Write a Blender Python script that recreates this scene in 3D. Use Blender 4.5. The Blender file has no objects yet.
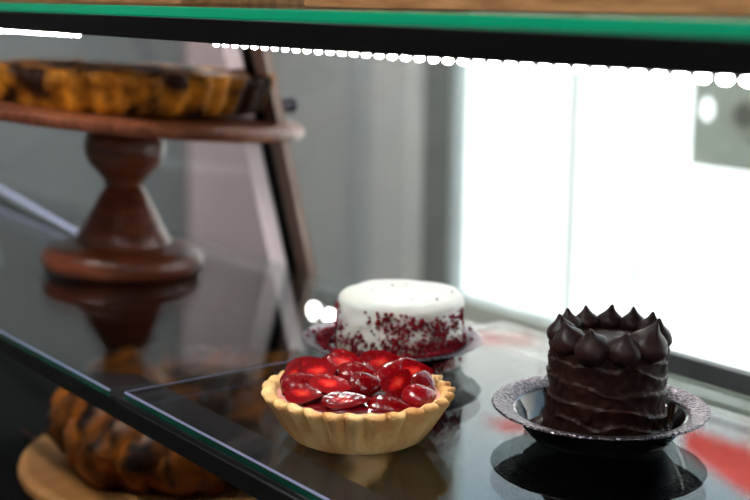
import bpy, bmesh, math, random
from mathutils import Vector, Matrix, Euler, noise
R = math.radians
PI = math.pi
rnd = random.Random(7)
scene = bpy.context.scene
COL = scene.collection

# ------------------------------------------------------------------ materials
def lin(c):
    return tuple(((v/255)/12.92 if v/255 <= .04045 else ((v/255+.055)/1.055)**2.4) for v in c) + (1,)

def new_mat(name):
    m = bpy.data.materials.new(name); m.use_nodes = True
    nt = m.node_tree; nt.nodes.clear()
    out = nt.nodes.new('ShaderNodeOutputMaterial')
    return m, nt, out

def N(nt, typ, **kw):
    n = nt.nodes.new(typ)
    for k, v in kw.items():
        if k in n.inputs: n.inputs[k].default_value = v
        else: setattr(n, k, v)
    return n

def pbr(name, c1, c2=None, scale=30, rough=.5, metal=0, bump=0, bump_scale=None, spec=.5, detail=4,
        coat=0, lo=.35, hi=.65, sss=0, bump_dist=.002, stretch=None):
    m, nt, out = new_mat(name)
    b = N(nt, 'ShaderNodeBsdfPrincipled')
    b.inputs['Roughness'].default_value = rough
    b.inputs['Metallic'].default_value = metal
    b.inputs['Specular IOR Level'].default_value = spec
    b.inputs['Coat Weight'].default_value = coat
    b.inputs['Coat Roughness'].default_value = .05
    if sss:
        b.inputs['Subsurface Weight'].default_value = sss
        b.inputs['Subsurface Radius'].default_value = (1, .5, .3)
        b.inputs['Subsurface Scale'].default_value = .004
    nt.links.new(b.outputs[0], out.inputs[0])
    tc = N(nt, 'ShaderNodeTexCoord')
    src = tc.outputs['Object']
    if stretch:
        mp = N(nt, 'ShaderNodeMapping'); mp.inputs['Scale'].default_value = stretch
        nt.links.new(src, mp.inputs['Vector']); src = mp.outputs[0]
    if c2 is not None:
        n = N(nt, 'ShaderNodeTexNoise'); n.inputs['Scale'].default_value = scale; n.inputs['Detail'].default_value = detail
        r = N(nt, 'ShaderNodeValToRGB')
        r.color_ramp.elements[0].position = lo; r.color_ramp.elements[0].color = lin(c1)
        r.color_ramp.elements[1].position = hi; r.color_ramp.elements[1].color = lin(c2)
        nt.links.new(src, n.inputs['Vector']); nt.links.new(n.outputs['Fac'], r.inputs[0])
        nt.links.new(r.outputs[0], b.inputs['Base Color'])
    else:
        b.inputs['Base Color'].default_value = lin(c1)
    if bump:
        n2 = N(nt, 'ShaderNodeTexNoise'); n2.inputs['Scale'].default_value = bump_scale or scale*3; n2.inputs['Detail'].default_value = 5
        bp = N(nt, 'ShaderNodeBump'); bp.inputs['Strength'].default_value = bump; bp.inputs['Distance'].default_value = bump_dist
        nt.links.new(src, n2.inputs['Vector']); nt.links.new(n2.outputs['Fac'], bp.inputs['Height'])
        nt.links.new(bp.outputs[0], b.inputs['Normal'])
    m['bsdf'] = b.name
    return m

def glass_mat(name, tint, extra_rough=0.0):
    """thin architectural glass: fresnel mix of a clear tinted pass-through and a mirror"""
    m, nt, out = new_mat(name)
    geo = N(nt, 'ShaderNodeNewGeometry')
    ior = N(nt, 'ShaderNodeMix'); ior.data_type = 'FLOAT'
    ior.inputs[2].default_value = 1.5; ior.inputs[3].default_value = 1/1.5
    nt.links.new(geo.outputs['Backfacing'], ior.inputs[0])
    fr = N(nt, 'ShaderNodeFresnel'); nt.links.new(ior.outputs[0], fr.inputs['IOR'])
    t = N(nt, 'ShaderNodeBsdfTransparent'); t.inputs[0].default_value = tint
    g = N(nt, 'ShaderNodeBsdfGlossy'); g.inputs['Roughness'].default_value = extra_rough
    mx = N(nt, 'ShaderNodeMixShader')
    nt.links.new(fr.outputs[0], mx.inputs[0]); nt.links.new(t.outputs[0], mx.inputs[1]); nt.links.new(g.outputs[0], mx.inputs[2])
    nt.links.new(mx.outputs[0], out.inputs[0])
    return m

def edge_mat(name, c1, c2):
    m, nt, out = new_mat(name)
    d = N(nt, 'ShaderNodeBsdfDiffuse'); d.inputs[0].default_value = lin(c1)
    t = N(nt, 'ShaderNodeBsdfTranslucent'); t.inputs[0].default_value = lin(c2)
    mx = N(nt, 'ShaderNodeMixShader'); mx.inputs[0].default_value = .5
    g = N(nt, 'ShaderNodeBsdfGlossy'); g.inputs['Roughness'].default_value = .12
    fr = N(nt, 'ShaderNodeFresnel'); fr.inputs['IOR'].default_value = 1.5
    m2 = N(nt, 'ShaderNodeMixShader')
    L = nt.links.new
    L(d.outputs[0], mx.inputs[1]); L(t.outputs[0], mx.inputs[2]); L(fr.outputs[0], m2.inputs[0])
    L(mx.outputs[0], m2.inputs[1]); L(g.outputs[0], m2.inputs[2]); L(m2.outputs[0], out.inputs[0])
    return m

def emit(name, c, s):
    m, nt, out = new_mat(name)
    e = N(nt, 'ShaderNodeEmission'); e.inputs[0].default_value = c; e.inputs[1].default_value = s
    nt.links.new(e.outputs[0], out.inputs[0]); return m

def translucent_mat(name, c, k=.5):
    m, nt, out = new_mat(name)
    d = N(nt, 'ShaderNodeBsdfDiffuse'); d.inputs[0].default_value = lin(c)
    t = N(nt, 'ShaderNodeBsdfTranslucent'); t.inputs[0].default_value = lin(c)
    mx = N(nt, 'ShaderNodeMixShader'); mx.inputs[0].default_value = k
    nt.links.new(d.outputs[0], mx.inputs[1]); nt.links.new(t.outputs[0], mx.inputs[2]); nt.links.new(mx.outputs[0], out.inputs[0])
    return m

M = {}
M['glass'] = glass_mat('shelf_glass', (.88, .93, .92, 1))
M['seam'] = translucent_mat('pale_polished_glass_edge', (150, 156, 190), .5)  # highlight along the glass edges, painted as a pale colour
M['pane'] = glass_mat('clear_glass', (.975, .98, .975, 1))
M['edge'] = edge_mat('bright_green_glass_edge', (10, 165, 120), (8, 180, 130))  # upper shelf edge, its stronger light put into the colour
M['edge_dim'] = edge_mat('deep_green_glass_edge', (12, 62, 50), (12, 86, 66))  # same glass on the middle shelves, weaker light put into the colour
M['black'] = pbr('black_metal', (4, 4, 4), (8, 7, 8), 60, rough=.5, bump=.05, spec=.15)
M['flange'] = pbr('dark_strip', (26, 20, 28), (36, 30, 38), 80, rough=.6, bump=.1)
M['bronze'] = pbr('bronze_strip', (170, 138, 126), (185, 152, 138), 40, rough=.4, metal=.1)
M['pale_strip'] = translucent_mat('pale_seal_strip', (244, 234, 235), .65)
M['rail_grey'] = pbr('dark_grey_rail', (92, 97, 99), (102, 107, 109), 30, rough=.5)
M['deck'] = pbr('black_deck', (3, 3, 4), (6, 6, 7), 30, rough=.6, spec=.08)
M['wood'] = pbr('walnut_wood', (80, 35, 18), (124, 61, 34), 14, rough=.35, bump=.12, bump_scale=60, stretch=(2, 2, 14), coat=.2)
M['board_wood'] = pbr('board_wood', (100, 50, 30), (140, 78, 52), 18, rough=.35, bump=.1, bump_scale=80, stretch=(14, 2, 2), coat=.15)
M['tan_wood'] = pbr('tan_wood', (132, 88, 46), (172, 122, 70), 16, rough=.45, bump=.1, bump_scale=60, stretch=(12, 2, 2))
M['tray_wood'] = pbr('tray_wood', (150, 98, 52), (190, 138, 84), 14, rough=.5, bump=.1, bump_scale=60, stretch=(2, 12, 12))
M['crust'] = pbr('tart_crust', (216, 146, 78), (252, 212, 146), 42, rough=.65, bump=.8, bump_scale=420, bump_dist=.0012, sss=.15, lo=.3, hi=.68)
M['cream'] = pbr('pink_cream', (196, 96, 100), (232, 176, 158), 60, rough=.4, bump=.2, bump_scale=200)
M['glaze'] = pbr('dark_red_glaze', (66, 4, 10), (112, 10, 18), 70, rough=.12, coat=.6, bump=.2, bump_scale=120)
M['choc'] = pbr('chocolate_frosting', (30, 13, 10), (42, 21, 16), 70, rough=.42, bump=.35, bump_scale=260, bump_dist=.0008, spec=.18)
M['choc_kiss'] = pbr('chocolate_kiss', (31, 14, 13), (44, 22, 21), 120, rough=.42, bump=.3, bump_scale=420, bump_dist=.0006, spec=.25)
M['white_frost'] = None
M['crumb'] = pbr('red_crumb', (92, 4, 16), (150, 14, 34), 260, rough=.75, bump=.4, bump_scale=600, spec=.2)
M['plate_black'] = pbr('black_plastic', (10, 10, 12), (15, 15, 18), 40, rough=.08, coat=.4)
M['pie_crust'] = pbr('golden_pie_crust', (38, 15, 4), (206, 126, 30), 24, rough=.6, bump=.7, bump_scale=110, bump_dist=.003, detail=3, lo=.47, hi=.70, spec=.15)
M['pie_top'] = pbr('golden_pie_top', (60, 26, 6), (190, 114, 34), 34, rough=.6, bump=.8, bump_scale=120, bump_dist=.003, lo=.42, hi=.7)
M['twist'] = pbr('twisted_dough', (26, 10, 4), (168, 90, 26), 26, stretch=(1.6, .7, .7), rough=.4, bump=.6, bump_scale=90, bump_dist=.003, detail=4, lo=.42, hi=.68, spec=.25)
M['berry'] = pbr('dark_berry', (30, 20, 38), (58, 42, 74), 60, rough=.3, bump=.1)
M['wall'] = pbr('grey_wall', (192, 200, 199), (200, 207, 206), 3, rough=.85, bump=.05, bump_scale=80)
M['wall_dark'] = pbr('shaded_grey_paint', (116, 120, 122), (127, 131, 133), 2, rough=.85, bump=.05, bump_scale=80)  # darker grey paint of the left and rear walls
M['trim'] = pbr('pale_trim_paint', (218, 222, 219), (224, 228, 225), 5, rough=.6)
M['trim_mid'] = pbr('mid_trim_paint', (178, 187, 190), (186, 194, 197), 5, rough=.6)
M['frame_grey'] = pbr('dark_grey_frame', (130, 136, 133), (140, 146, 143), 8, rough=.5)
M['sill'] = pbr('pale_sill', (205, 212, 200), (216, 221, 210), 6, rough=.5)
M['white_bar'] = pbr('white_bar', (228, 226, 222), (235, 233, 230), 10, rough=.5)
M['door'] = pbr('pinkish_door', (190, 172, 177), (198, 181, 185), 3, rough=.5)
M['floor'] = pbr('grey_floor', (96, 92, 88), (118, 113, 108), 4, rough=.5)
M['ceiling'] = pbr('ceiling_white', (210, 210, 206), (218, 218, 214), 3, rough=.9)
M['pavement'] = pbr('pale_pavement', (214, 212, 204), (228, 226, 220), 2, rough=.9, bump=.1)
M['awning'] = pbr('red_awning_cloth', (255, 112, 104), (255, 130, 120), 8, rough=.8)
M['facade'] = pbr('pale_facade', (206, 214, 216), (216, 222, 224), 2, rough=.9)
M['sign'] = translucent_mat('grey_sign_film', (196, 202, 194), .5)
M['sign_dark'] = translucent_mat('grey_sign_disc', (160, 166, 158), .5)
M['sign_pale'] = translucent_mat('pale_sign_ring', (222, 227, 218), .55)
M['bar_film'] = translucent_mat('white_glazing_bar', (248, 248, 244), .5)
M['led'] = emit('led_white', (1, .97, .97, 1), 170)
M['led_dim'] = emit('led_violet', (.66, .68, 1, 1), .9)  # glow of the mirrored led row
M['lamp'] = emit('lamp_white', (1, .96, .9, 1), 110)
M['ceil_lamp'] = emit('ceiling_panel_white', (1, .97, .94, 1), 230)

def strawberry_mat(name, skin):
    m, nt, out = new_mat(name)
    b = N(nt, 'ShaderNodeBsdfPrincipled'); L = nt.links.new
    b.inputs['Roughness'].default_value = .08 if skin else .2; b.inputs['Specular IOR Level'].default_value = .35 if skin else .2; b.inputs['Coat Weight'].default_value = .15 if skin else .0; b.inputs['Coat Roughness'].default_value = .08
    b.inputs['Subsurface Weight'].default_value = .15; b.inputs['Subsurface Scale'].default_value = .003
    tc = N(nt, 'ShaderNodeTexCoord')
    v = N(nt, 'ShaderNodeTexVoronoi'); v.inputs['Scale'].default_value = 420 if skin else 300
    L(tc.outputs['Object'], v.inputs['Vector'])
    if skin:
        r = N(nt, 'ShaderNodeValToRGB')
        r.color_ramp.elements[0].position = .12; r.color_ramp.elements[0].color = lin((170, 60, 34))
        r.color_ramp.elements[1].position = .24; r.color_ramp.elements[1].color = lin((116, 4, 12))
        L(v.outputs['Distance'], r.inputs[0])
    else:
        mp = N(nt, 'ShaderNodeMapping'); mp.inputs['Scale'].default_value = (85, 150, 0)
        ln = N(nt, 'ShaderNodeVectorMath'); ln.operation = 'LENGTH'
        n = N(nt, 'ShaderNodeTexNoise'); n.inputs['Scale'].default_value = 260
        ad = N(nt, 'ShaderNodeMath'); ad.operation = 'MULTIPLY_ADD'; ad.inputs[1].default_value = .7
        r = N(nt, 'ShaderNodeValToRGB')
        e = r.color_ramp.elements
        e[0].position = .3; e[0].color = lin((214, 74, 52)); e[1].position = 1.5; e[1].color = lin((112, 3, 9))
        x = e.new(.75); x.color = lin((178, 16, 20))
        e[-1].position = 1.0
        L(tc.outputs['Object'], mp.inputs[0]); L(mp.outputs[0], ln.inputs[0]); L(tc.outputs['Object'], n.inputs['Vector'])
        L(n.outputs['Fac'], ad.inputs[0]); L(ln.outputs['Value'], ad.inputs[2])
        L(ad.outputs[0], r.inputs[0])
    oi = N(nt, 'ShaderNodeObjectInfo'); vr = N(nt, 'ShaderNodeMapRange'); vr.inputs[3].default_value = .75; vr.inputs[4].default_value = 1.5
    hs = N(nt, 'ShaderNodeHueSaturation'); L(oi.outputs['Random'], vr.inputs[0]); L(vr.outputs[0], hs.inputs['Value'])
    L(r.outputs[0], hs.inputs['Color']); L(hs.outputs[0], b.inputs['Base Color'])
    bp = N(nt, 'ShaderNodeBump'); bp.inputs['Strength'].default_value = .35; bp.inputs['Distance'].default_value = .0008
    gn = N(nt, 'ShaderNodeTexNoise'); gn.inputs['Scale'].default_value = 190; gn.inputs['Detail'].default_value = 3
    gb = N(nt, 'ShaderNodeBump'); gb.inputs['Strength'].default_value = .3 if skin else .16; gb.inputs['Distance'].default_value = .002
    L(tc.outputs['Object'], gn.inputs['Vector']); L(gn.outputs['Fac'], gb.inputs['Height']); L(gb.outputs[0], bp.inputs['Normal'])
    L(v.outputs['Distance'], bp.inputs['Height']); L(bp.outputs[0], b.inputs['Normal'])
    L(b.outputs[0], out.inputs[0]); return m
M['berry_skin'] = strawberry_mat('strawberry_skin', True)
M['berry_flesh'] = strawberry_mat('strawberry_flesh', False)

def frost_mat():
    m, nt, out = new_mat('white_frosting'); L = nt.links.new
    b = N(nt, 'ShaderNodeBsdfPrincipled'); b.inputs['Roughness'].default_value = .45
    b.inputs['Subsurface Weight'].default_value = .2; b.inputs['Subsurface Scale'].default_value = .003
    tc = N(nt, 'ShaderNodeTexCoord'); sp = N(nt, 'ShaderNodeSeparateXYZ'); L(tc.outputs['Object'], sp.inputs[0])
    n = N(nt, 'ShaderNodeTexNoise'); n.inputs['Scale'].default_value = 75; n.inputs['Detail'].default_value = 6; n.inputs['Roughness'].default_value = .65
    L(tc.outputs['Object'], n.inputs['Vector'])
    mr = N(nt, 'ShaderNodeMapRange')      # stains only on the crumb-dusted side
    mr.inputs[1].default_value = .043; mr.inputs[2].default_value = .024; mr.inputs[3].default_value = -.28; mr.inputs[4].default_value = .05
    L(sp.outputs['Z'], mr.inputs[0])
    ad = N(nt, 'ShaderNodeMath'); L(n.outputs['Fac'], ad.inputs[0]); L(mr.outputs[0], ad.inputs[1])
    r = N(nt, 'ShaderNodeValToRGB')
    r.color_ramp.elements[0].position = .54; r.color_ramp.elements[0].color = lin((238, 234, 228))
    r.color_ramp.elements[1].position = .62; r.color_ramp.elements[1].color = lin((134, 16, 32))
    L(ad.outputs[0], r.inputs[0]); L(r.outputs[0], b.inputs['Base Color'])
    n2 = N(nt, 'ShaderNodeTexNoise'); n2.inputs['Scale'].default_value = 120
    bp = N(nt, 'ShaderNodeBump'); bp.inputs['Strength'].default_value = .25; bp.inputs['Distance'].default_value = .002
    L(tc.outputs['Object'], n2.inputs['Vector']); L(n2.outputs['Fac'], bp.inputs['Height']); L(bp.outputs[0], b.inputs['Normal'])
    L(b.outputs[0], out.inputs[0]); return m
M['white_frost'] = frost_mat()

def rim_mat():
    m, nt, out = new_mat('silver_embossed_rim'); L = nt.links.new
    b = N(nt, 'ShaderNodeBsdfPrincipled'); b.inputs['Metallic'].default_value = .85; b.inputs['Roughness'].default_value = .3
    tc = N(nt, 'ShaderNodeTexCoord')
    v = N(nt, 'ShaderNodeTexVoronoi'); v.inputs['Scale'].default_value = 400
    v2 = N(nt, 'ShaderNodeTexVoronoi'); v2.inputs['Scale'].default_value = 400; v2.feature = 'DISTANCE_TO_EDGE'
    L(tc.outputs['Object'], v.inputs['Vector']); L(tc.outputs['Object'], v2.inputs['Vector'])
    r = N(nt, 'ShaderNodeValToRGB')
    r.color_ramp.elements[0].position = .06; r.color_ramp.elements[0].color = lin((128, 118, 126))
    r.color_ramp.elements[1].position = .2; r.color_ramp.elements[1].color = lin((44, 38, 44))
    L(v2.outputs['Distance'], r.inputs[0]); L(r.outputs[0], b.inputs['Base Color'])
    bp = N(nt, 'ShaderNodeBump'); bp.inputs['Strength'].default_value = .7; bp.inputs['Distance'].default_value = .0012
    L(v.outputs['Distance'], bp.inputs['Height']); L(bp.outputs[0], b.inputs['Normal'])
    L(b.outputs[0], out.inputs[0]); return m
M['rim'] = rim_mat()

# ------------------------------------------------------------------ mesh helpers
class MB:
    def __init__(s): s.bm = bmesh.new()
    def box(s, x0, x1, y0, y1, z0, z1, mi=0):
        v = [s.bm.verts.new(p) for p in ((x0,y0,z0),(x1,y0,z0),(x1,y1,z0),(x0,y1,z0),(x0,y0,z1),(x1,y0,z1),(x1,y1,z1),(x0,y1,z1))]
        fs = []
        for q in ((0,3,2,1),(4,5,6,7),(0,1,5,4),(1,2,6,5),(2,3,7,6),(3,0,4,7)):
            f = s.bm.faces.new([v[i] for i in q]); f.material_index = mi; fs.append(f)
        return fs
    def lathe(s, prof, seg=64, rfun=None, zfun=None, mi=0, c=(0,0,0)):
        """prof: list of (r,z); r==0 ends become poles"""
        rings = []
        for i, (r, z) in enumerate(prof):
            if r < 1e-7:
                rings.append([s.bm.verts.new((c[0], c[1], c[2]+z))]); continue
            row = []
            for k in range(seg):
                a = 2*PI*k/seg
                rr = rfun(r, z, a, i) if rfun else r
                zz = zfun(r, z, a, i) if zfun else z
                row.append(s.bm.verts.new((c[0]+rr*math.cos(a), c[1]+rr*math.sin(a), c[2]+zz)))
            rings.append(row)
        for A, B in zip(rings[:-1], rings[1:]):
            if len(A) == 1 and len(B) == 1: continue
            for k in range(seg):
                k2 = (k+1) % seg
                if len(A) == 1: f = s.bm.faces.new((A[0], B[k2], B[k]))
                elif len(B) == 1: f = s.bm.faces.new((A[k], A[k2], B[0]))
                else: f = s.bm.faces.new((A[k], A[k2], B[k2], B[k]))
                f.material_index = mi
    def tube(s, pts, rad, seg=10, closed=False):
        n = len(pts); rings = []
        for i, p in enumerate(pts):
            a = pts[(i-1) % n] if (closed or i > 0) else p
            b = pts[(i+1) % n] if (closed or i < n-1) else p
            t = (Vector(b)-Vector(a)).normalized()
            u = t.cross(Vector((0,0,1)))
            u = u.normalized() if u.length > 1e-4 else Vector((1,0,0))
            w = t.cross(u)
            r = rad(i) if callable(rad) else rad
            rings.append([s.bm.verts.new(Vector(p)+u*r*math.cos(2*PI*k/seg)+w*r*math.sin(2*PI*k/seg)) for k in range(seg)])
        for i in range(n if closed else n-1):
            A, B = rings[i], rings[(i+1) % n]
            for k in range(seg): s.bm.faces.new((A[k], A[(k+1)%seg], B[(k+1)%seg], B[k]))
        if not closed:
            s.bm.faces.new(rings[0][::-1]); s.bm.faces.new(rings[-1])
    def disp(s, fn):
        for v in s.bm.verts: v.co = v.co + fn(v.co)
    def build(s, name, mats, parent=None, smooth=True, angle=40, bevel=0, bevel_seg=2):
        if bevel:
            bmesh.ops.bevel(s.bm, geom=list(s.bm.edges), offset=bevel, segments=bevel_seg, profile=.5, affect='EDGES')
        bmesh.ops.recalc_face_normals(s.bm, faces=list(s.bm.faces))
        me = bpy.data.meshes.new(name); s.bm.to_mesh(me); s.bm.free()
        for m in (mats if isinstance(mats, (list, tuple)) else [mats]): me.materials.append(m)
        if smooth:
            me.shade_smooth(); me.set_sharp_from_angle(angle=R(angle))
        o = bpy.data.objects.new(name, me); COL.objects.link(o)
        if parent: o.parent = parent
        return o

def tag(o, label=None, cat=None, group=None, kind=None):
    if label: o['label'] = label
    if cat: o['category'] = cat
    if group: o['group'] = group
    if kind: o['kind'] = kind
    return o
def thing(name, label, cat, loc=(0,0,0), rot=(0,0,0), group=None):
    o = bpy.data.objects.new(name, None); COL.objects.link(o); o.empty_display_size = .02
    o.location = loc; o.rotation_euler = rot
    return tag(o, label, cat, group)
def struct(name, mb, mat, bevel=0):
    return tag(mb.build(name, mat, smooth=False, bevel=bevel), kind='structure')
def dup(o, parent=None):
    c = o.copy(); COL.objects.link(c); c.parent = parent
    for ch in list(o.children): dup(ch, c)
    return c
def nz(p, s): return noise.noise(Vector(p)*s)

# ------------------------------------------------------------------ numbers of the case
YF, YB = .387, .750          # staff edge and customer edge of the middle shelf
T = .0065                    # glass thickness
SL = -.242                   # lean of the customer glass (y per z)
XL, XR = -2.05, .32
ZD = -.17                    # bottom deck
ZF = -1.05                   # shop floor

# ------------------------------------------------------------------ display case
case = thing('display_case', 'black framed glass display case holding the cakes and pies', 'display case', (-.9, .57, ZF))
def part(name, mb, mat, **k):
    o = mb.build(name, mat, smooth=k.pop('smooth', False), **k)
    o.parent = case; o.matrix_parent_inverse = Matrix.Translation((.9, -.57, -ZF)); return o
b = MB(); b.box(XL, -.808, YF, YF+.006, -.0195, -.0073); b.box(-.808, XR, YF, YF+.006, -.0195, -.0068); part('support_bar', b, M['black'], bevel=.0006)
b = MB()
f0 = [(-.905, YF+.006), (XR, YF+.006), (XR, .4335), (-.862, .4335)]
lo_ = [b.bm.verts.new((x, y, -.0105)) for x, y in f0]; hi_ = [b.bm.verts.new((x, y, -.0086)) for x, y in f0]
b.bm.faces.new(lo_[::-1]); b.bm.faces.new(hi_)
for i in range(4): b.bm.faces.new((lo_[i], lo_[(i+1)%4], hi_[(i+1)%4], hi_[i]))
part('support_flange', b, M['flange'])
b = MB(); b.box(XL, XR, YF, YF+.010, .2432, .2568); part('upper_bar', b, M['black'], bevel=.0006)
for xa in (XL, XR):
    b = MB(); b.box(xa-.012, xa, YF, YF+.03, ZD, .2568)
    part('end_post', b, M['black'], bevel=.001)
# leaning mullion between the customer panes
def lean_box(x0, x1, off0, off1, z0, z1):
    mb = MB()
    def P(x, o, z): return mb.bm.verts.new((x, YB + SL*z + o, z))
    v = [P(x0,off0,z0),P(x1,off0,z0),P(x1,off1,z0),P(x0,off1,z0),P(x0,off0,z1),P(x1,off0,z1),P(x1,off1,z1),P(x0,off1,z1)]
    for q in ((0,3,2,1),(4,5,6,7),(0,1,5,4),(1,2,6,5),(2,3,7,6),(3,0,4,7)): mb.bm.faces.new([v[i] for i in q])
    return mb
part('mullion', lean_box(-1.150, -1.131, .004, .020, ZD, .255), M['black'])
part('mullion_strip', lean_box(-1.130, -1.108, .004, .014, ZD, .255), M['bronze'])
part('seal_strip', lean_box(-1.185, -1.151, .004, .012, ZD, .255), M['pale_strip'])
part('customer_pane', lean_box(-1.107, XR, .004, .009, -.03, .255), M['pane'])
part('customer_pane', lean_box(XL, -1.186, .004, .009, -.03, .255), M['pane'])
part('lower_panel', lean_box(-1.107, XR, .004, .012, ZD, -.031), M['deck'])
part('lower_panel', lean_box(XL, -1.186, .004, .012, ZD, -.031), M['deck'])
b = MB(); b.box(-.655, XR, YB-.010, YB-.001, .0003, .015); part('rear_rail', b, M['rail_grey'], bevel=.001)
b = MB(); b.box(XL, XR, YF, .80, ZD-.02, ZD); part('deck', b, M['deck'])
b = MB(); b.box(XL, XR, YF+.02, .79, ZF, ZD-.021); part('cabinet', b, M['deck'])

def glass_shelf(x0, x1, y0, y1, z0, z1, label, edge='edge_dim'):
    mb = MB(); fs = mb.box(x0, x1, y0, y1, z0, z1)
    bmesh.ops.bevel(mb.bm, geom=list(mb.bm.edges), offset=.0011, segments=1, affect='EDGES')
    mb.bm.normal_update()
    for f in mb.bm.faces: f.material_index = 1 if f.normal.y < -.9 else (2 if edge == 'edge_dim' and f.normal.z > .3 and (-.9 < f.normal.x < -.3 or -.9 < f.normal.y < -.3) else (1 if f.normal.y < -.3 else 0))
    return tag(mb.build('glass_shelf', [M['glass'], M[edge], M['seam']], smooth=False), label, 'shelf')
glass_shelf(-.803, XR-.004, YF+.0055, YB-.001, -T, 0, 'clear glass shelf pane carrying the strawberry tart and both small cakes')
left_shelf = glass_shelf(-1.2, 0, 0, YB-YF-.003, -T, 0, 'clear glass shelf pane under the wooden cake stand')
left_shelf.location = (-.8136, YF, -.0005); left_shelf.rotation_euler = (R(-1.2), 0, 0)
glass_shelf(XL, XR, YF, .685, .2570, .2635, 'green edged upper glass shelf above the cakes', 'edge')

# ------------------------------------------------------------------ led strips
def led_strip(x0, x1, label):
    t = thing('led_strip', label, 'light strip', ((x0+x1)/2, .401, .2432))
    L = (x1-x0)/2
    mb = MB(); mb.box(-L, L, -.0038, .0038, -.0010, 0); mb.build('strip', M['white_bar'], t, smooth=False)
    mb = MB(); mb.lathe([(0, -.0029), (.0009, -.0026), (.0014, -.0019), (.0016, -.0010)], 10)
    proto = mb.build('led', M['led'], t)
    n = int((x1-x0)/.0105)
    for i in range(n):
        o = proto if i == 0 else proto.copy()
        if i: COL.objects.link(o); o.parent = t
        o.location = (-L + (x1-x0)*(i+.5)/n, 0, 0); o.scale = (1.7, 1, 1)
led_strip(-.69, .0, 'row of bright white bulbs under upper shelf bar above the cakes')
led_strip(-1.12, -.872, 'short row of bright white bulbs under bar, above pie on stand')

# ------------------------------------------------------------------ strawberry tart
tart = thing('strawberry_tart', 'small strawberry tart with fluted golden crust on glass shelf', 'tart', (-.6366, .4723, 0), (0,0,R(8)))
NF = 27
def fl(r, z, a, i, amp=.0034, z0=.003):
    if i in INNER: return r + .0008*math.sin(NF*a)*0.6 + .0007*nz((math.cos(a)*3, math.sin(a)*3, z*60), 2)
    s_ = math.sin(NF*a)
    k = min(1, max(0, (z-.0005)/.010))
    return r + amp*k*(1.6*abs(math.sin(NF*a/2))-1.0) + .0006*nz((math.cos(a)*4, math.sin(a)*4, z*80), 2)
def flz(r, z, a, i):
    k = max(0, (z-.02)/.01)
    return z + k*(.0009*math.sin(NF*a) + .0012*nz((math.cos(a)*2.5, math.sin(a)*2.5, .3), 2.5))
prof = [(0, 0), (.030, 0), (.0405, 0), (.0425, .0012), (.0455, .006), (.0490, .012), (.0525, .018), (.0560, .0235), (.0585, .0268),
        (.0592, .0288), (.0582, .0302), (.0556, .0305), (.0528, .0296), (.0515, .0265), (.050, .0225), (.030, .0220), (0, .0220)]
INNER = set(range(11, 17))
b = MB(); b.lathe(prof, 216, fl, flz); b.build('crust', M['crust'], tart, angle=70)
b = MB(); b.lathe([(0, .0275), (.02, .0275), (.040, .0272), (.0505, .0262), (.0532, .0255), (.051, .0226), (0, .0226)], 72,
                  zfun=lambda r, z, a, i: z + (.0012*nz((r*math.cos(a), r*math.sin(a), 0), 90) if i < 5 else 0))
b.build('cream_filling', M['cream'], tart)
b = MB(); b.lathe([(0, .0315), (.02, .0315), (.034, .0300), (.0440, .0284), (.0458, .0276), (.044, .0268), (0, .0270)], 72,
                  rfun=lambda r, z, a, i: r*(1+.05*math.sin(5*a+1)+.03*math.sin(11*a)),
                  zfun=lambda r, z, a, i: z + (.0016*nz((r*math.cos(a), r*math.sin(a), 1), 130) if i < 4 else 0))
b.build('fruit_glaze', M['glaze'], tart)

def half_berry(L, W, H, flatness, seed):
    """a cut strawberry: rounded skin side up (+z), flat flesh face at z=0 facing -z; tip along +x"""
    mb = MB(); r_ = random.Random(seed)
    nx, na = 14, 12; rows = []
    for i in range(nx+1):
        u = i/nx
        w = (math.sin(PI*min(1, u*1.0)**.72)**.75) if 0 < u < 1 else 0
        x = (u-.45)*L
        row = []
        for k in range(na+1):
            a = PI*k/na
            d = 1+.05*nz((x*60, a, seed*3.1), 1.7)
            row.append((x, math.cos(a)*W/2*w*d, math.sin(a)**.8*H*w*d*flatness if 0 < k < na else 0))
        rows.append(row)
    V = [[mb.bm.verts.new(p) for p in row] if 0 < i < nx else [mb.bm.verts.new((rows[i][0][0], 0, 0))] for i, row in enumerate(rows)]
    for A, B in zip(V[:-1], V[1:]):
        for k in range(na):
            if len(A) == 1: mb.bm.faces.new((A[0], B[k], B[k+1]))
            elif len(B) == 1: mb.bm.faces.new((A[k+1], A[k], B[0]))
            else: mb.bm.faces.new((A[k], B[k], B[k+1], A[k+1]))
    # flat face, gently domed
    C = [mb.bm.verts.new(((i/nx-.45)*L, 0, -.0006)) for i in range(1, nx)]
    for i in range(1, nx-1):
        for side in (0, na):
            f = mb.bm.faces.new((V[i][side], V[i+1][side], C[i], C[i-1])); f.material_index = 1
    for side in (0, na):
        f = mb.bm.faces.new((V[0][0], V[1][side], C[0])); f.material_index = 1
        f = mb.bm.faces.new((V[nx][0], V[nx-1][side], C[-1])); f.material_index = 1
    bmesh.ops.recalc_face_normals(mb.bm, faces=list(mb.bm.faces))
    me_o = mb.build('strawberry_slice', [M['berry_skin'], M['berry_flesh']], tart, angle=55)
    return me_o
# camera side of the tart (direction from tart to camera, in tart space)
cam_az = math.atan2(-.4723, .6366) - R(8)
protos = [half_berry(.0245, .0185, .0045, 1, 1), half_berry(.0300, .0170, .0045, 1, 2), half_berry(.0245, .0190, .0075, 1, 3), half_berry(.0280, .0160, .0040, 1, 4)]
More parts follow.
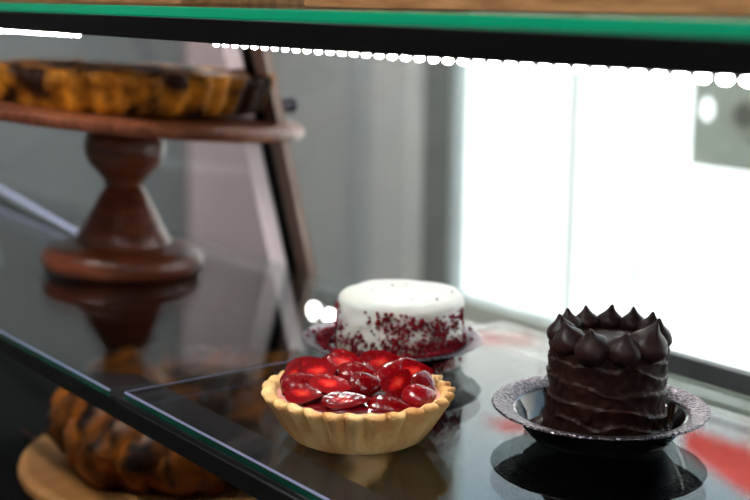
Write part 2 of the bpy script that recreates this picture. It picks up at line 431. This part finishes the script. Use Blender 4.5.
# (across, towards the staff side, z, tilt of the slice, sideways turn of the tilt, turn of the long axis, cut face shown, kind)
berries = [
 (-.034, .024, .0312, 26, -20, -14, 1, 0), (-.009, .0345, .0305, 24, 0, 4, 1, 1), (.017, .0345, .0305, 22, 5, -6, 0, 3), (.037, .021, .0312, 28, 25, 32, 0, 2),
 (-.0385, .003, .0325, 30, -25, 38, 0, 2), (-.018, .015, .0348, 30, -8, -10, 1, 1), (.003, .0150, .0362, 30, 0, 8, 0, 2), (.0235, .0130, .0352, 42, 8, 62, 1, 0),
 (.0405, -.001, .0330, 32, 35, 72, 0, 0), (-.0255, -.007, .0368, 34, -10, 8, 1, 0), (-.002, -.008, .0378, 36, 0, -14, 0, 1), (.0185, -.008, .0372, 38, 5, 48, 0, 3),
 (.0345, -.013, .0355, 38, 16, 12, 1, 2), (-.034, -.022, .0352, 36, -10, 12, 1, 1), (-.010, -.025, .0380, 46, 0, -4, 1, 2), (.014, -.026, .0378, 46, 0, 14, 1, 0),
 (.033, -.028, .0345, 40, 10, -20, 0, 1), (-.014, -.0405, .0345, 42, 0, 10, 0, 3), (.012, -.0410, .0345, 42, 0, -8, 1, 3), (-.041, -.012, .0320, 30, -30, 80, 1, 3)]
ux = Vector((-math.sin(cam_az), math.cos(cam_az), 0)); vx = Vector((math.cos(cam_az), math.sin(cam_az), 0))
for i, (u, v, z, tilt, side, turn, flesh, kind) in enumerate(berries):
    if i < 4: o = protos[(0, 1, 3, 2)[i]]
    else:
        o = protos[kind].copy(); COL.objects.link(o); o.parent = tart
    turn += rnd.uniform(-6, 6); tilt += rnd.uniform(-5, 5)
    out = vx*math.cos(R(side)) + ux*math.sin(R(side))
    nrm = (Vector((0,0,1))*math.cos(R(tilt)) + out*math.sin(R(tilt))).normalized()
    zx = -nrm if flesh else nrm
    xx = Matrix.Rotation(R(turn), 3, nrm) @ ux
    xx = (xx - zx*xx.dot(zx)).normalized(); yy = zx.cross(xx)
    m3 = Matrix((xx, yy, zx)).transposed()
    o.matrix_local = Matrix.Translation(ux*u + vx*v + Vector((0, 0, z)) + nrm*(.0025 if flesh else -.0015)) @ m3.to_4x4()

# ------------------------------------------------------------------ plates
def make_plate(label):
    p = thing('plate', label, 'plate')
    mb = MB()
    mb.lathe([(0, 0), (.040, 0), (.0445, .0008), (.0490, .006), (.0535, .0135), (.0548, .0158), (.0545, .0166), (.0530, .0160), (.0485, .0072), (.0442, .0022), (.0405, .0013), (0, .0013)], 96)
    mb.build('well', M['plate_black'], p)
    mb = MB()
    mb.lathe([(.0545, .0166), (.0552, .0174), (.0600, .0192), (.0652, .0205), (.0672, .0205), (.0680, .0196), (.0676, .0190), (.0650, .0196), (.0600, .0183), (.0552, .0164), (.0545, .0166)], 144,
             rfun=lambda r, z, a, i: r*(1+(.003*math.sin(24*a) if i in (4, 5, 6) else 0)))
    mb.build('rim', M['rim'], p)
    return p
pl1 = make_plate('round black plate with silver embossed rim under the chocolate cake')
pl1.location = (-.5464, .5951, 0)
pl2 = dup(pl1); pl2['label'] = 'black plate with silver rim scattered with red crumbs under white frosted cake'
pl2.location = (-.7540, .5900, 0); pl2.rotation_euler = (0,0,R(40))
for p_ in (pl1, pl2): p_['group'] = 'black plates on the glass shelf'

# ------------------------------------------------------------------ chocolate cake
ck = thing('chocolate_cake', 'small round dark chocolate cake topped with ring of piped kisses', 'cake', (-.5442, .5980, .0013))
H = .0645
prof = [(0, 0), (.036, 0)] + [(.0372, z*H/60) for z in range(1, 58)] + [(.0366, H*.968), (.0348, H*.993), (.031, H*1.0), (.024, H*.996), (.016, H*.992), (.008, H*.993), (0, H*.994)]
def cr(r, z, a, i):
    if i < 2: return r + .004
    if i > 61: return r*(1+.02*math.sin(3*a))
    u = z/H*5.2 + .35*math.sin(a+1.2) + .22*math.sin(2*a+.4) + .5*nz((math.cos(a), math.sin(a), z*25), 1.6)
    fr_ = u - math.floor(u)
    ridge = (fr_**1.8)*.0021 * (0.6+.8*abs(nz((math.cos(a)*2, math.sin(a)*2, math.floor(u)), 1.3)))
    flare = .0055*max(0, 1-z/.012)**2 * (1+.5*math.sin(3*a+2)) + .0018*max(0, 1-z/.03)
    top = -.002*max(0, (z-.056)/.008)
    return r - .0012 + ridge + flare + top + .0009*nz((math.cos(a)*6, math.sin(a)*6, z*160), 1.2)
def cz(r, z, a, i):
    if i > 61: return z + .0012*math.sin(r*900 + a) * (1 if r > .004 else 0)
    return z + (.0008*math.sin(4*a+z*200) if 3 < i < 60 else 0)
b = MB(); b.lathe(prof, 200, cr, cz); b.build('frosting', M['choc'], ck, angle=60)
# smear of frosting spilt on the plate beside the cake
b = MB()
b.lathe([(0, .0105), (.004, .0098), (.009, .0075), (.013, .004), (.0155, .001), (.0150, 0), (0, 0)], 28,
        rfun=lambda r, z, a, i: r*(1+.25*math.sin(2*a+.5)+.12*math.sin(5*a)))
sm = b.build('frosting_smear', M['choc'], ck); sm.location = (-.0270, -.0205, .0003); sm.rotation_euler = (0,0,R(50)); sm.scale = (1, .8, .8)
def kiss(seed, s):
    mb = MB(); rr = random.Random(seed)
    pf = [(0, -.004), (.0088, -.0036), (.0112, -.0008), (.0122, .0022), (.0120, .0050), (.0106, .0078), (.0080, .0102), (.0054, .0122), (.0036, .0141), (.0024, .0160), (.0016, .0176), (.0008, .0186), (0, .0190)]
    ph = rr.uniform(0, 6); bx, by = rr.uniform(-.0022, .0022), rr.uniform(-.0022, .0022)
    mb.lathe(pf, 32, rfun=lambda r, z, a, i: r*(1+.035*math.sin(5*a+z*260+ph)+.06*nz((math.cos(a), math.sin(a), z*120+seed), 1.4)))
    mb.disp(lambda c: Vector((bx, by, 0))*max(0, (c.z-.008)/.012)**1.6)
    o = mb.build('frosting_kiss', M['choc_kiss'], ck, angle=75); o.scale = (s, s, s); return o
NK = 11
caz = math.atan2(-.598, .5442)
for i in range(NK):
    a = caz + R(16) + 2*PI*i/NK
    front = math.cos(a-caz)
    s = .80 + .10*front + rnd.uniform(-.05, .05) + (.12 if i in (1,) else 0)
    k = kiss(i+3, s)
    rr = .0288 + .0022*front
    k.location = (rr*math.cos(a), rr*math.sin(a), H - .0014 - .0042*max(0, front))
    tilt = R(6 + 18*max(0, front))
    k.rotation_euler = (Matrix.Rotation(tilt, 3, Vector((-math.sin(a), math.cos(a), 0))) @ Matrix.Rotation(rnd.uniform(0, 6), 3, 'Z')).to_euler()

# ------------------------------------------------------------------ white frosted red velvet cake
rv = thing('red_velvet_cake', 'small round white frosted cake with red crumbs on its side', 'cake', (-.7505, .5946, .0013))
HR = .0535
prof = [(0, 0), (.045, 0), (.0462, .001)] + [(.0468, .001+z*(HR-.006)/24) for z in range(1, 25)] + [(.0462, HR-.0032), (.0445, HR-.0012), (.041, HR), (.030, HR+.0010), (.015, HR+.0018), (0, HR+.002)]
b = MB(); b.lathe(prof, 140, rfun=lambda r, z, a, i: r + (.0012*nz((math.cos(a)*2, math.sin(a)*2, z*60), 2) + .0006*math.sin(3*a)),
                  zfun=lambda r, z, a, i: z + (.0022*nz((r*math.cos(a), r*math.sin(a), 0), 30) if i > 26 else 0))
b.build('frosting', M['white_frost'], rv, angle=60)
def crumb_into(mb, p, s, rr):
    g = bmesh.ops.create_icosphere(mb.bm, subdivisions=1, radius=s)
    sc = Vector((rr.uniform(.6, 1.2), rr.uniform(.6, 1.2), rr.uniform(.6, 1.1))); e = Euler((rr.uniform(0, 6), rr.uniform(0, 6), 0)).to_matrix()
    for v in g['verts']: v.co = e @ Vector((v.co.x*sc.x, v.co.y*sc.y, v.co.z*sc.z)) * (1+.5*nz(v.co+p, 900)) + p
b = MB(); rr = random.Random(11); cnt = 0
while cnt < 2500:
    a = rr.uniform(0, 2*PI); z = rr.uniform(.002, .047)
    dens = .30 + 1.6*nz((math.cos(a)*3.2, math.sin(a)*3.2, z*70), 1.0)
    dens = max(dens, .03) * (1.0 if z < .036 else max(0, (.052-z)/.016))
    if rr.random() > dens: continue
    crumb_into(b, Vector((.0472*math.cos(a), .0472*math.sin(a), z)), rr.uniform(.0006, .0017), rr); cnt += 1
for i in range(9):
    a = rr.uniform(0, 2*PI); q = .043*math.sqrt(rr.random())
    crumb_into(b, Vector((q*math.cos(a), q*math.sin(a), HR+.001)), rr.uniform(.0005, .001), rr)
for i in range(60):
    a = caz + R(rr.uniform(90, 230)); crumb_into(b, Vector((.0465*math.cos(a), .0465*math.sin(a), rr.uniform(.03, .0515))), rr.uniform(.0008, .0016), rr)
tag(b.build('crumb_coating', M['crumb'], rv, angle=30), 'dark red crumbs', kind='stuff')
b = MB()
for i in range(900):
    a = rr.uniform(0, 2*PI); r0 = rr.uniform(.0485, .0565) if rr.random() < .93 else rr.uniform(.055, .064)
    z = .0028 if r0 < .0445 else (.0022+(r0-.0442)*1.62 if r0 < .053 else .0178+(r0-.055)*.28)
    if math.cos(a-caz+.7) < -.2 and rr.random() < .5: continue
    crumb_into(b, Vector((r0*math.cos(a), r0*math.sin(a), z+.0011)), rr.uniform(.0006, .0018), rr)
cr_ = b.build('cake_crumbs', M['crumb'], angle=30)
tag(cr_, 'loose dark red crumbs scattered around white frosted cake on its plate', 'crumbs', kind='stuff'); cr_.location = (-.7540, .5900, .0002)

# ------------------------------------------------------------------ wooden cake stand, pie, berries (left)
srot = (R(-2.8), 0, 0)
SX, SY, SZ = -1.203, .591, -.0048
st = thing('cake_stand', 'turned brown wooden cake stand on the glass shelf', 'cake stand', (SX, SY, SZ), srot)
b = MB(); b.lathe([(0, 0), (.074, 0), (.0785, .002), (.0815, .007), (.0820, .014), (.0795, .020), (.072, .0245), (.060, .0270), (.050, .0285), (0, .0285)], 96); b.build('foot', M['wood'], st)
b = MB(); b.lathe([(0, .0280), (.0480, .0280), (.0470, .034), (.0435, .040), (.0420, .0430), (.0405, .0445), (.0360, .055), (.0320, .062), (.0300, .066), (.0285, .0675), (.0250, .076), (.0225, .080), (.0200, .083), (.0188, .085),
                          (.0200, .091), (.0270, .099), (.0360, .108), (.0402, .118), (.0408, .127), (.0390, .136), (.0350, .142), (.033, .146), (.033, .150), (0, .150)], 96); b.build('pedestal', M['wood'], st)
BZ = .1510
b = MB(); b.lathe([(0, BZ), (.170, BZ), (.1775, BZ+.0015), (.1800, BZ+.005), (.1800, BZ+.010), (.1775, BZ+.0125), (.174, BZ+.0135), (0, BZ+.0135)], 128); bd = b.build('board', M['board_wood'], st)
tiltm = Matrix.Rotation(R(3.3), 4, Vector((-.797, .603, 0)))   # the round top has warped a little on its pedestal
bd.matrix_local = Matrix.Translation((0,0,BZ)) @ tiltm @ Matrix.Translation((0,0,-BZ))
M_st = Matrix.Translation((SX, SY, SZ)) @ Euler(srot).to_matrix().to_4x4() @ bd.matrix_local.copy()
prot = M_st.to_euler()
pb = M_st @ Vector((0, 0, BZ+.0136))
pie = thing('pie', 'golden brown fluted pie on the wooden cake stand', 'pie', pb, prot)
NP = 38
def pr(r, z, a, i):
    k = 1 if 1 < i < 9 else .3
    return r + k*.0035*math.sin(NP*a) + .005*nz((math.cos(a)*3, math.sin(a)*3, z*30), 2)
b = MB(); b.lathe([(0, 0), (.128, 0), (.132, .002), (.136, .008), (.140, .016), (.1435, .024), (.146, .031), (.1455, .0365), (.141, .0390), (.134, .038), (.129, .034), (.1, .031), (0, .031)], 228, pr,
                  zfun=lambda r, z, a, i: z + ((.0045*nz((math.cos(a)*4, math.sin(a)*4, 5), 2.2)) if z > .03 else 0)); b.build('crust', M['pie_crust'], pie, angle=80)
b = MB(); b.lathe([(0, .043), (.05, .042), (.09, .0415), (.115, .040), (.127, .037), (.132, .032), (0, .0318)], 120,
                  zfun=lambda r, z, a, i: z + (.006*nz((r*math.cos(a), r*math.sin(a), 2), 45) if i < 5 else 0)); b.build('filling', M['pie_top'], pie, angle=80)
camdir = Vector((.60, .797, 0))      # picture-right direction on the ground
bo = 0
for (da, db, s) in ((.1555, .012, .0085), (.163, .030, .0088), (.148, .046, .0082)):
    mb = MB(); mb.lathe([(0, 0), (.45*s, .08*s), (.85*s, .5*s), (s, s), (.9*s, 1.45*s), (.55*s, 1.85*s), (.25*s, 1.95*s), (.1*s, 1.85*s), (0, 1.8*s)], 24)
    o = mb.build('berry', M['berry'])
    loc = M_st @ (Vector((0,0,BZ+.0138)) + camdir*da + Vector((-.797, .60, 0))*db)
    o.location = loc; o.rotation_euler = prot
    tag(o, ['dark purple berry at pie edge on the wooden stand, nearest the camera', 'dark purple berry on wooden stand, closest to the board edge', 'dark purple berry tucked behind the pie on the wooden stand'][bo], 'berry', 'dark berries on the cake stand'); bo += 1

# ------------------------------------------------------------------ lower board and twisted pastry
LX, LY = -1.050, .600
tr = thing('serving_board', 'round tan wooden board below the glass shelf', 'serving board', (LX, LY, ZD))
b = MB(); b.lathe([(0, 0), (.168, 0), (.174, .002), (.176, .006), (.175, .011), (.171, .0135), (.166, .0140), (.163, .0125), (0, .0125)], 128); b.build('plank', M['tan_wood'], tr)
b = MB()
for q in range(4): b.box(-.16, .16, -.12+.08*q-.0008, -.12+.08*q+.0008, .0120, .0128)
b.build('seam', M['wood'], tr, smooth=False)
tw = thing('twisted_pastry', 'golden twisted pastry with dark chocolate swirls on lower wooden board', 'pastry', (LX+.002, LY-.010, ZD+.0128))
for q in range(3):
    pts = []; n = 150
    for i in range(n):
        t = 2*PI*i/n; ph = 7*t + 2*PI*q/3
        rc = .090 + .025*math.cos(ph)
        pts.append((rc*math.cos(t), rc*math.sin(t), .0410 + .019*math.sin(ph)))
    b = MB(); b.tube(pts, lambda i: .0235+.0025*math.sin(i*.37+q), 12, closed=True)
    b.disp(lambda c: Vector((nz(c, 45), nz(c+Vector((9,0,0)), 45), nz(c+Vector((0,9,0)), 45)))*.012)
    b.disp(lambda c: Vector((0, 0, max(0, .0005-c.z))))
    b.build('dough_strand', M['twist'], tw, angle=80)
b = MB(); b.lathe([(0, 0.001), (.06, .001), (.066, .02), (.055, .045), (.03, .056), (0, .058)], 60, zfun=lambda r, z, a, i: z+(.008*nz((r*math.cos(a), r*math.sin(a), 4), 40) if i > 1 else 0)); b.build('dough_center', M['twist'], tw, angle=80)

# ------------------------------------------------------------------ boards on the upper shelf
def board(x0, x1, y0, y1, label):
    mb = MB(); mb.box(x0, x1, y0, y1, .2636, .2836)
    o = mb.build('wooden_board', M['tray_wood'], bevel=.002); return tag(o, label, 'board', 'wooden boards on the upper shelf')
board(-.695, -.10, .47, .66, 'tan wooden board on the upper glass shelf above the cakes')
board(-1.30, -.852, .47, .66, 'tan wooden board on the upper glass shelf above the pie')

# ------------------------------------------------------------------ mirrored led row, its reflection put in as a glowing strip, back left
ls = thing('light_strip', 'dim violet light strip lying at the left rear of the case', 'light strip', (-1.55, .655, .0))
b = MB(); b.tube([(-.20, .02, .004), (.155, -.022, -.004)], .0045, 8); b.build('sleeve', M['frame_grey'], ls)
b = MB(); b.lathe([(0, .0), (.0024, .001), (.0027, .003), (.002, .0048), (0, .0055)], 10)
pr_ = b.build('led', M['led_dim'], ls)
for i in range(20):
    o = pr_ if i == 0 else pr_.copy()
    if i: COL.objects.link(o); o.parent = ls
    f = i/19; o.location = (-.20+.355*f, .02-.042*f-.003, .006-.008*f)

# ------------------------------------------------------------------ room
YW = 2.4; XW0 = -3.75; XR1 = 3.2; YB1 = -2.6; ZC = 1.95
WX0, WX1, WZ0, WZ1 = -2.785, 2.2, -.555, 1.35
b = MB(); b.box(XW0-.1, XR1+.1, YB1-.1, YW+.2, ZF-.1, ZF); struct('floor', b, M['floor'])
b = MB(); b.box(XW0-.1, XR1+.1, YB1-.1, YW+.2, ZC, ZC+.1); struct('ceiling', b, M['ceiling'])
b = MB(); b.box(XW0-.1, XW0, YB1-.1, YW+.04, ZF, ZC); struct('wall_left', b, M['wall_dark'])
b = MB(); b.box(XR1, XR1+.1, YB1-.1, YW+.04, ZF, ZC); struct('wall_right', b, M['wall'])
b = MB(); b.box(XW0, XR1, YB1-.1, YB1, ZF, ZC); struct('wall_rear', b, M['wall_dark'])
b = MB(); b.box(XW0, WX0, YW, YW+.04, ZF, ZC); b.box(WX1, XR1, YW, YW+.04, ZF, ZC); b.box(WX0, WX1, YW, YW+.04, WZ1, ZC); b.box(WX0, WX1, YW, YW+.04, ZF, WZ0-.001)
struct('wall_front', b, M['wall'])
b = MB(); b.box(WX0, WX1, YW-.03, YW-.001, WZ0-.48, WZ0-.001); struct('trim_1', b, M['sill'])
b = MB(); b.box(-2.905, WX0, YW-.02, YW-.001, ZF, WZ1+.1); struct('trim_2', b, M['frame_grey'])
b = MB(); b.box(-3.125, -2.95, YW-.04, YW-.001, ZF, ZC); struct('trim_3', b, M['trim'])
b = MB(); b.box(-3.285, -3.225, YW-.02, YW-.001, ZF, ZC); struct('trim_4', b, M['trim_mid'])
b = MB(); b.box(-2.95, -2.907, YW-.025, YW-.001, ZF, ZC); struct('trim_5', b, M['trim'])
win = bpy.data.objects.new('window_1', None); COL.objects.link(win); win['kind'] = 'structure'; win.location = (0, YW+.015, 0)
b = MB(); b.box(WX0, WX1, 0, .006, WZ0, WZ1); b.build('pane', M['pane'], win, smooth=False)
for x in (-2.35, -2.13, -1.2, -.3, .6, 1.5):
    b = MB(); w = .007 if x == -2.35 else .003
    b.box(x-w/2, x+w/2, -.012, .018, WZ0, WZ1); b.build('glazing_bar', M['bar_film'], win, smooth=False)
# door on the left wall
b = MB(); b.box(XW0+.001, XW0+.035, 2.07, 2.37, ZF, 1.0); dr = struct('door_1', b, M['door'])
# unseen ceiling lights added to lift the room light (above the frame)
def fill_light(x, y, label):
    t = thing('ceiling_light', label, 'ceiling light', (x, y, ZC))
    b = MB(); b.box(-.19, .19, -.12, .12, -.03, 0); b.build('housing', M['white_bar'], t, smooth=False)
    b = MB(); b.box(-.17, .17, -.10, .10, -.034, -.0305); b.build('diffuser', M['ceil_lamp'], t, smooth=False)
fill_light(-.8, -.7, 'white ceiling light panel over the staff side of the case')
fill_light(-2.2, 1.5, 'white ceiling light panel between case and window')
def pendant(x, y, z, label):  # bulbs invented for the light spots mirrored in the glass shelf
    t = thing('pendant_lamp', label, 'lamp', (x, y, z))
    b = MB(); b.lathe([(0, -.009), (.0055, -.0075), (.0082, -.004), (.009, 0), (.0082, .004), (.0055, .0075), (0, .009)], 20); b.build('bulb', M['lamp'], t)
    b = MB(); b.lathe([(0, .0093), (.006, .009), (.008, .045), (.004, .052), (0, .052)], 16); b.build('socket', M['black'], t)
    b = MB(); b.tube([(0, 0, .052), (0, 0, ZC-z)], .0025, 8); b.build('cord', M['black'], t)
pendant(-2.515, 1.75, .402, 'bare pendant bulb in front of window, the left of two')
pendant(-2.450, 1.75, .406, 'bare pendant bulb in front of window, the right of two')
# grey sign hung on the window
sg = thing('window_sign', 'grey sign panel with round hole hung on the bright window', 'sign', (-1.80, YW-.02, -.02), (0, R(0), 0))
b = MB()
# panel with an oval hole
ox, oz, ra, rb = -.105, .052, .0195, .026
outer = [(-.145, -.078), (.30, -.078), (.30, .16), (-.145, .16)]
n = 32
ring = [(ox+ra*math.cos(2*PI*k/n), oz+rb*math.sin(2*PI*k/n)) for k in range(n)]
def sq(k):
    a = 2*PI*k/n; c, s_ = math.cos(a), math.sin(a)
    xs = (outer[1][0] if c > 0 else outer[0][0]) - ox; zs = (outer[2][1] if s_ > 0 else outer[0][1]) - oz
    t = min(abs(xs/c) if abs(c) > 1e-6 else 9, abs(zs/s_) if abs(s_) > 1e-6 else 9); return (ox+t*c, oz+t*s_)
def closest_fix():
    pts = [sq(k) for k in range(n)]
    for cx, cz_ in outer:
        k = min(range(n), key=lambda i: (pts[i][0]-cx)**2+(pts[i][1]-cz_)**2); pts[k] = (cx, cz_)
    return pts
og = closest_fix()
layers = []
for y in (0, .004):
    layers.append(([b.bm.verts.new((x, y, z)) for x, z in ring], [b.bm.verts.new((x, y, z)) for x, z in og]))
for k in range(n):
    k2 = (k+1) % n
    for (I, O) in layers: b.bm.faces.new((I[k], I[k2], O[k2], O[k]))
    b.bm.faces.new((layers[0][0][k], layers[1][0][k], layers[1][0][k2], layers[0][0][k2]))
    b.bm.faces.new((layers[0][1][k], layers[0][1][k2], layers[1][1][k2], layers[1][1][k]))
b.build('panel', M['sign'], sg, smooth=False)
def disc(name, x, z, r0, r1, y0, y1, mat):
    mb = MB(); mb.lathe([(r0, -y0), (r1, -y0), (r1, -y1), (r0, -y1), (r0, -y0)] if r0 else [(0, -y0), (r1, -y0), (r1, -y1), (0, -y1)], 40)
    o = mb.build(name, mat, sg, smooth=False); o.location = (x, 0, z); o.rotation_euler = (R(90), 0, 0)
disc('ring', 0.0, .045, .030, .046, .0005, -.003, M['sign_pale'])
disc('disc', 0.0, .045, 0, .029, .0005, -.003, M['sign_dark'])
disc('dot', -.045, -.028, 0, .007, .0005, -.003, M['sign_pale'])

# ------------------------------------------------------------------ outside
b = MB(); b.box(-60, 60, YW+.25, 80, ZF-.25, ZF-.15); struct('ground_outside', b, M['pavement'])
def awning(x0, x1, z0, z1, label, y=4.6):  # awnings invented for the red reflections in the shelf, themselves out of view
    t = thing('awning', label, 'awning', ((x0+x1)/2, y, z0))
    w = (x1-x0)/2; h = z1-z0
    mb = MB(); n = 12; A = []; Bv = []
    for k in range(n+1):
        x = -w+2*w*k/n
        A.append(mb.bm.verts.new((x, .30, h))); Bv.append(mb.bm.verts.new((x, -.12, h*.30)))
    for k in range(n): mb.bm.faces.new((A[k], A[k+1], Bv[k+1], Bv[k]))
    r_ = bmesh.ops.solidify(mb.bm, geom=list(mb.bm.faces), thickness=.006)
    mb.build('canopy', M['awning'], t, smooth=False)
    mb = MB(); lo2 = []; hi2 = []
    m_ = n*4
    for k in range(m_+1):
        x = -w+2*w*k/m_; hi2.append(mb.bm.verts.new((x, -.121, h*.30))); lo2.append(mb.bm.verts.new((x, -.124, -.0 + .03*abs(math.cos(PI*k/4)))))
    for k in range(m_): mb.bm.faces.new((hi2[k], hi2[k+1], lo2[k+1], lo2[k]))
    bmesh.ops.solidify(mb.bm, geom=list(mb.bm.faces), thickness=.004)
    mb.build('valance', M['awning'], t, smooth=False)
    for s_ in (-1, 1):
        mb = MB(); mb.tube([(s_*w*.96, .30, h*.9), (s_*w*.96, -.11, h*.26)], .008, 8); mb.build('arm', M['white_bar'], t)
        mb = MB(); mb.tube([(s_*w*.96, .30, h), (s_*w*.96, .30, ZF-.15-z0)], .012, 8); mb.build('post', M['white_bar'], t)
awning(-3.60, -3.05, 1.56, 1.98, 'red cloth awning on posts outside, right of the chocolate cake in the reflection')
awning(-4.92, -4.72, 1.88, 2.00, 'small red awning on posts outside the window, upper of two')
awning(-4.42, -4.22, 1.21, 1.33, 'small red awning on posts outside the window, lower of two', 4.0)

# ------------------------------------------------------------------ light
w = bpy.data.worlds.new('world'); scene.world = w; w.use_nodes = True
nt = w.node_tree; nt.nodes.clear()
wo = N(nt, 'ShaderNodeOutputWorld'); bg = N(nt, 'ShaderNodeBackground'); bg.inputs[1].default_value = 1.0
tc = N(nt, 'ShaderNodeTexCoord'); sp = N(nt, 'ShaderNodeSeparateXYZ'); rp = N(nt, 'ShaderNodeValToRGB')
e = rp.color_ramp.elements
e[0].position = .12; e[0].color = (3.0, 2.95, 2.85, 1); e[1].position = .40; e[1].color = (1.2, 1.75, 2.2, 1)
x = e.new(.27); x.color = (2.8, 2.8, 2.75, 1)
nt.links.new(tc.outputs['Generated'], sp.inputs[0]); nt.links.new(sp.outputs['Z'], rp.inputs[0])
nt.links.new(rp.outputs[0], bg.inputs[0]); nt.links.new(bg.outputs[0], wo.inputs[0])
sd = bpy.data.lights.new('sun', 'SUN'); sd.energy = 9; sd.angle = R(2); sd.color = (1, .97, .92)
so = bpy.data.objects.new('sun', sd); COL.objects.link(so)
so.rotation_euler = Vector((.25, .75, -1.4)).to_track_quat('-Z', 'Y').to_euler()

# ------------------------------------------------------------------ camera
cd = bpy.data.cameras.new('camera'); cam = bpy.data.objects.new('camera', cd); COL.objects.link(cam)
cd.sensor_width = 36; cd.lens = 63.07; cd.clip_start = .01
cam.matrix_world = Matrix(((.60378279, -.15644815, .7816459, 0), (.79708287, .10586954, -.59451706, 0), (.0102586, .98199573, .18862435, .27), (0, 0, 0, 1)))
cd.dof.use_dof = True; cd.dof.focus_distance = .795; cd.dof.aperture_fstop = 5.6
scene.camera = cam
scene.view_settings.view_transform = 'Standard'; scene.view_settings.look = 'None'
scene.view_settings.gamma = 1; scene.view_settings.exposure = 0; scene.view_settings.use_curve_mapping = False
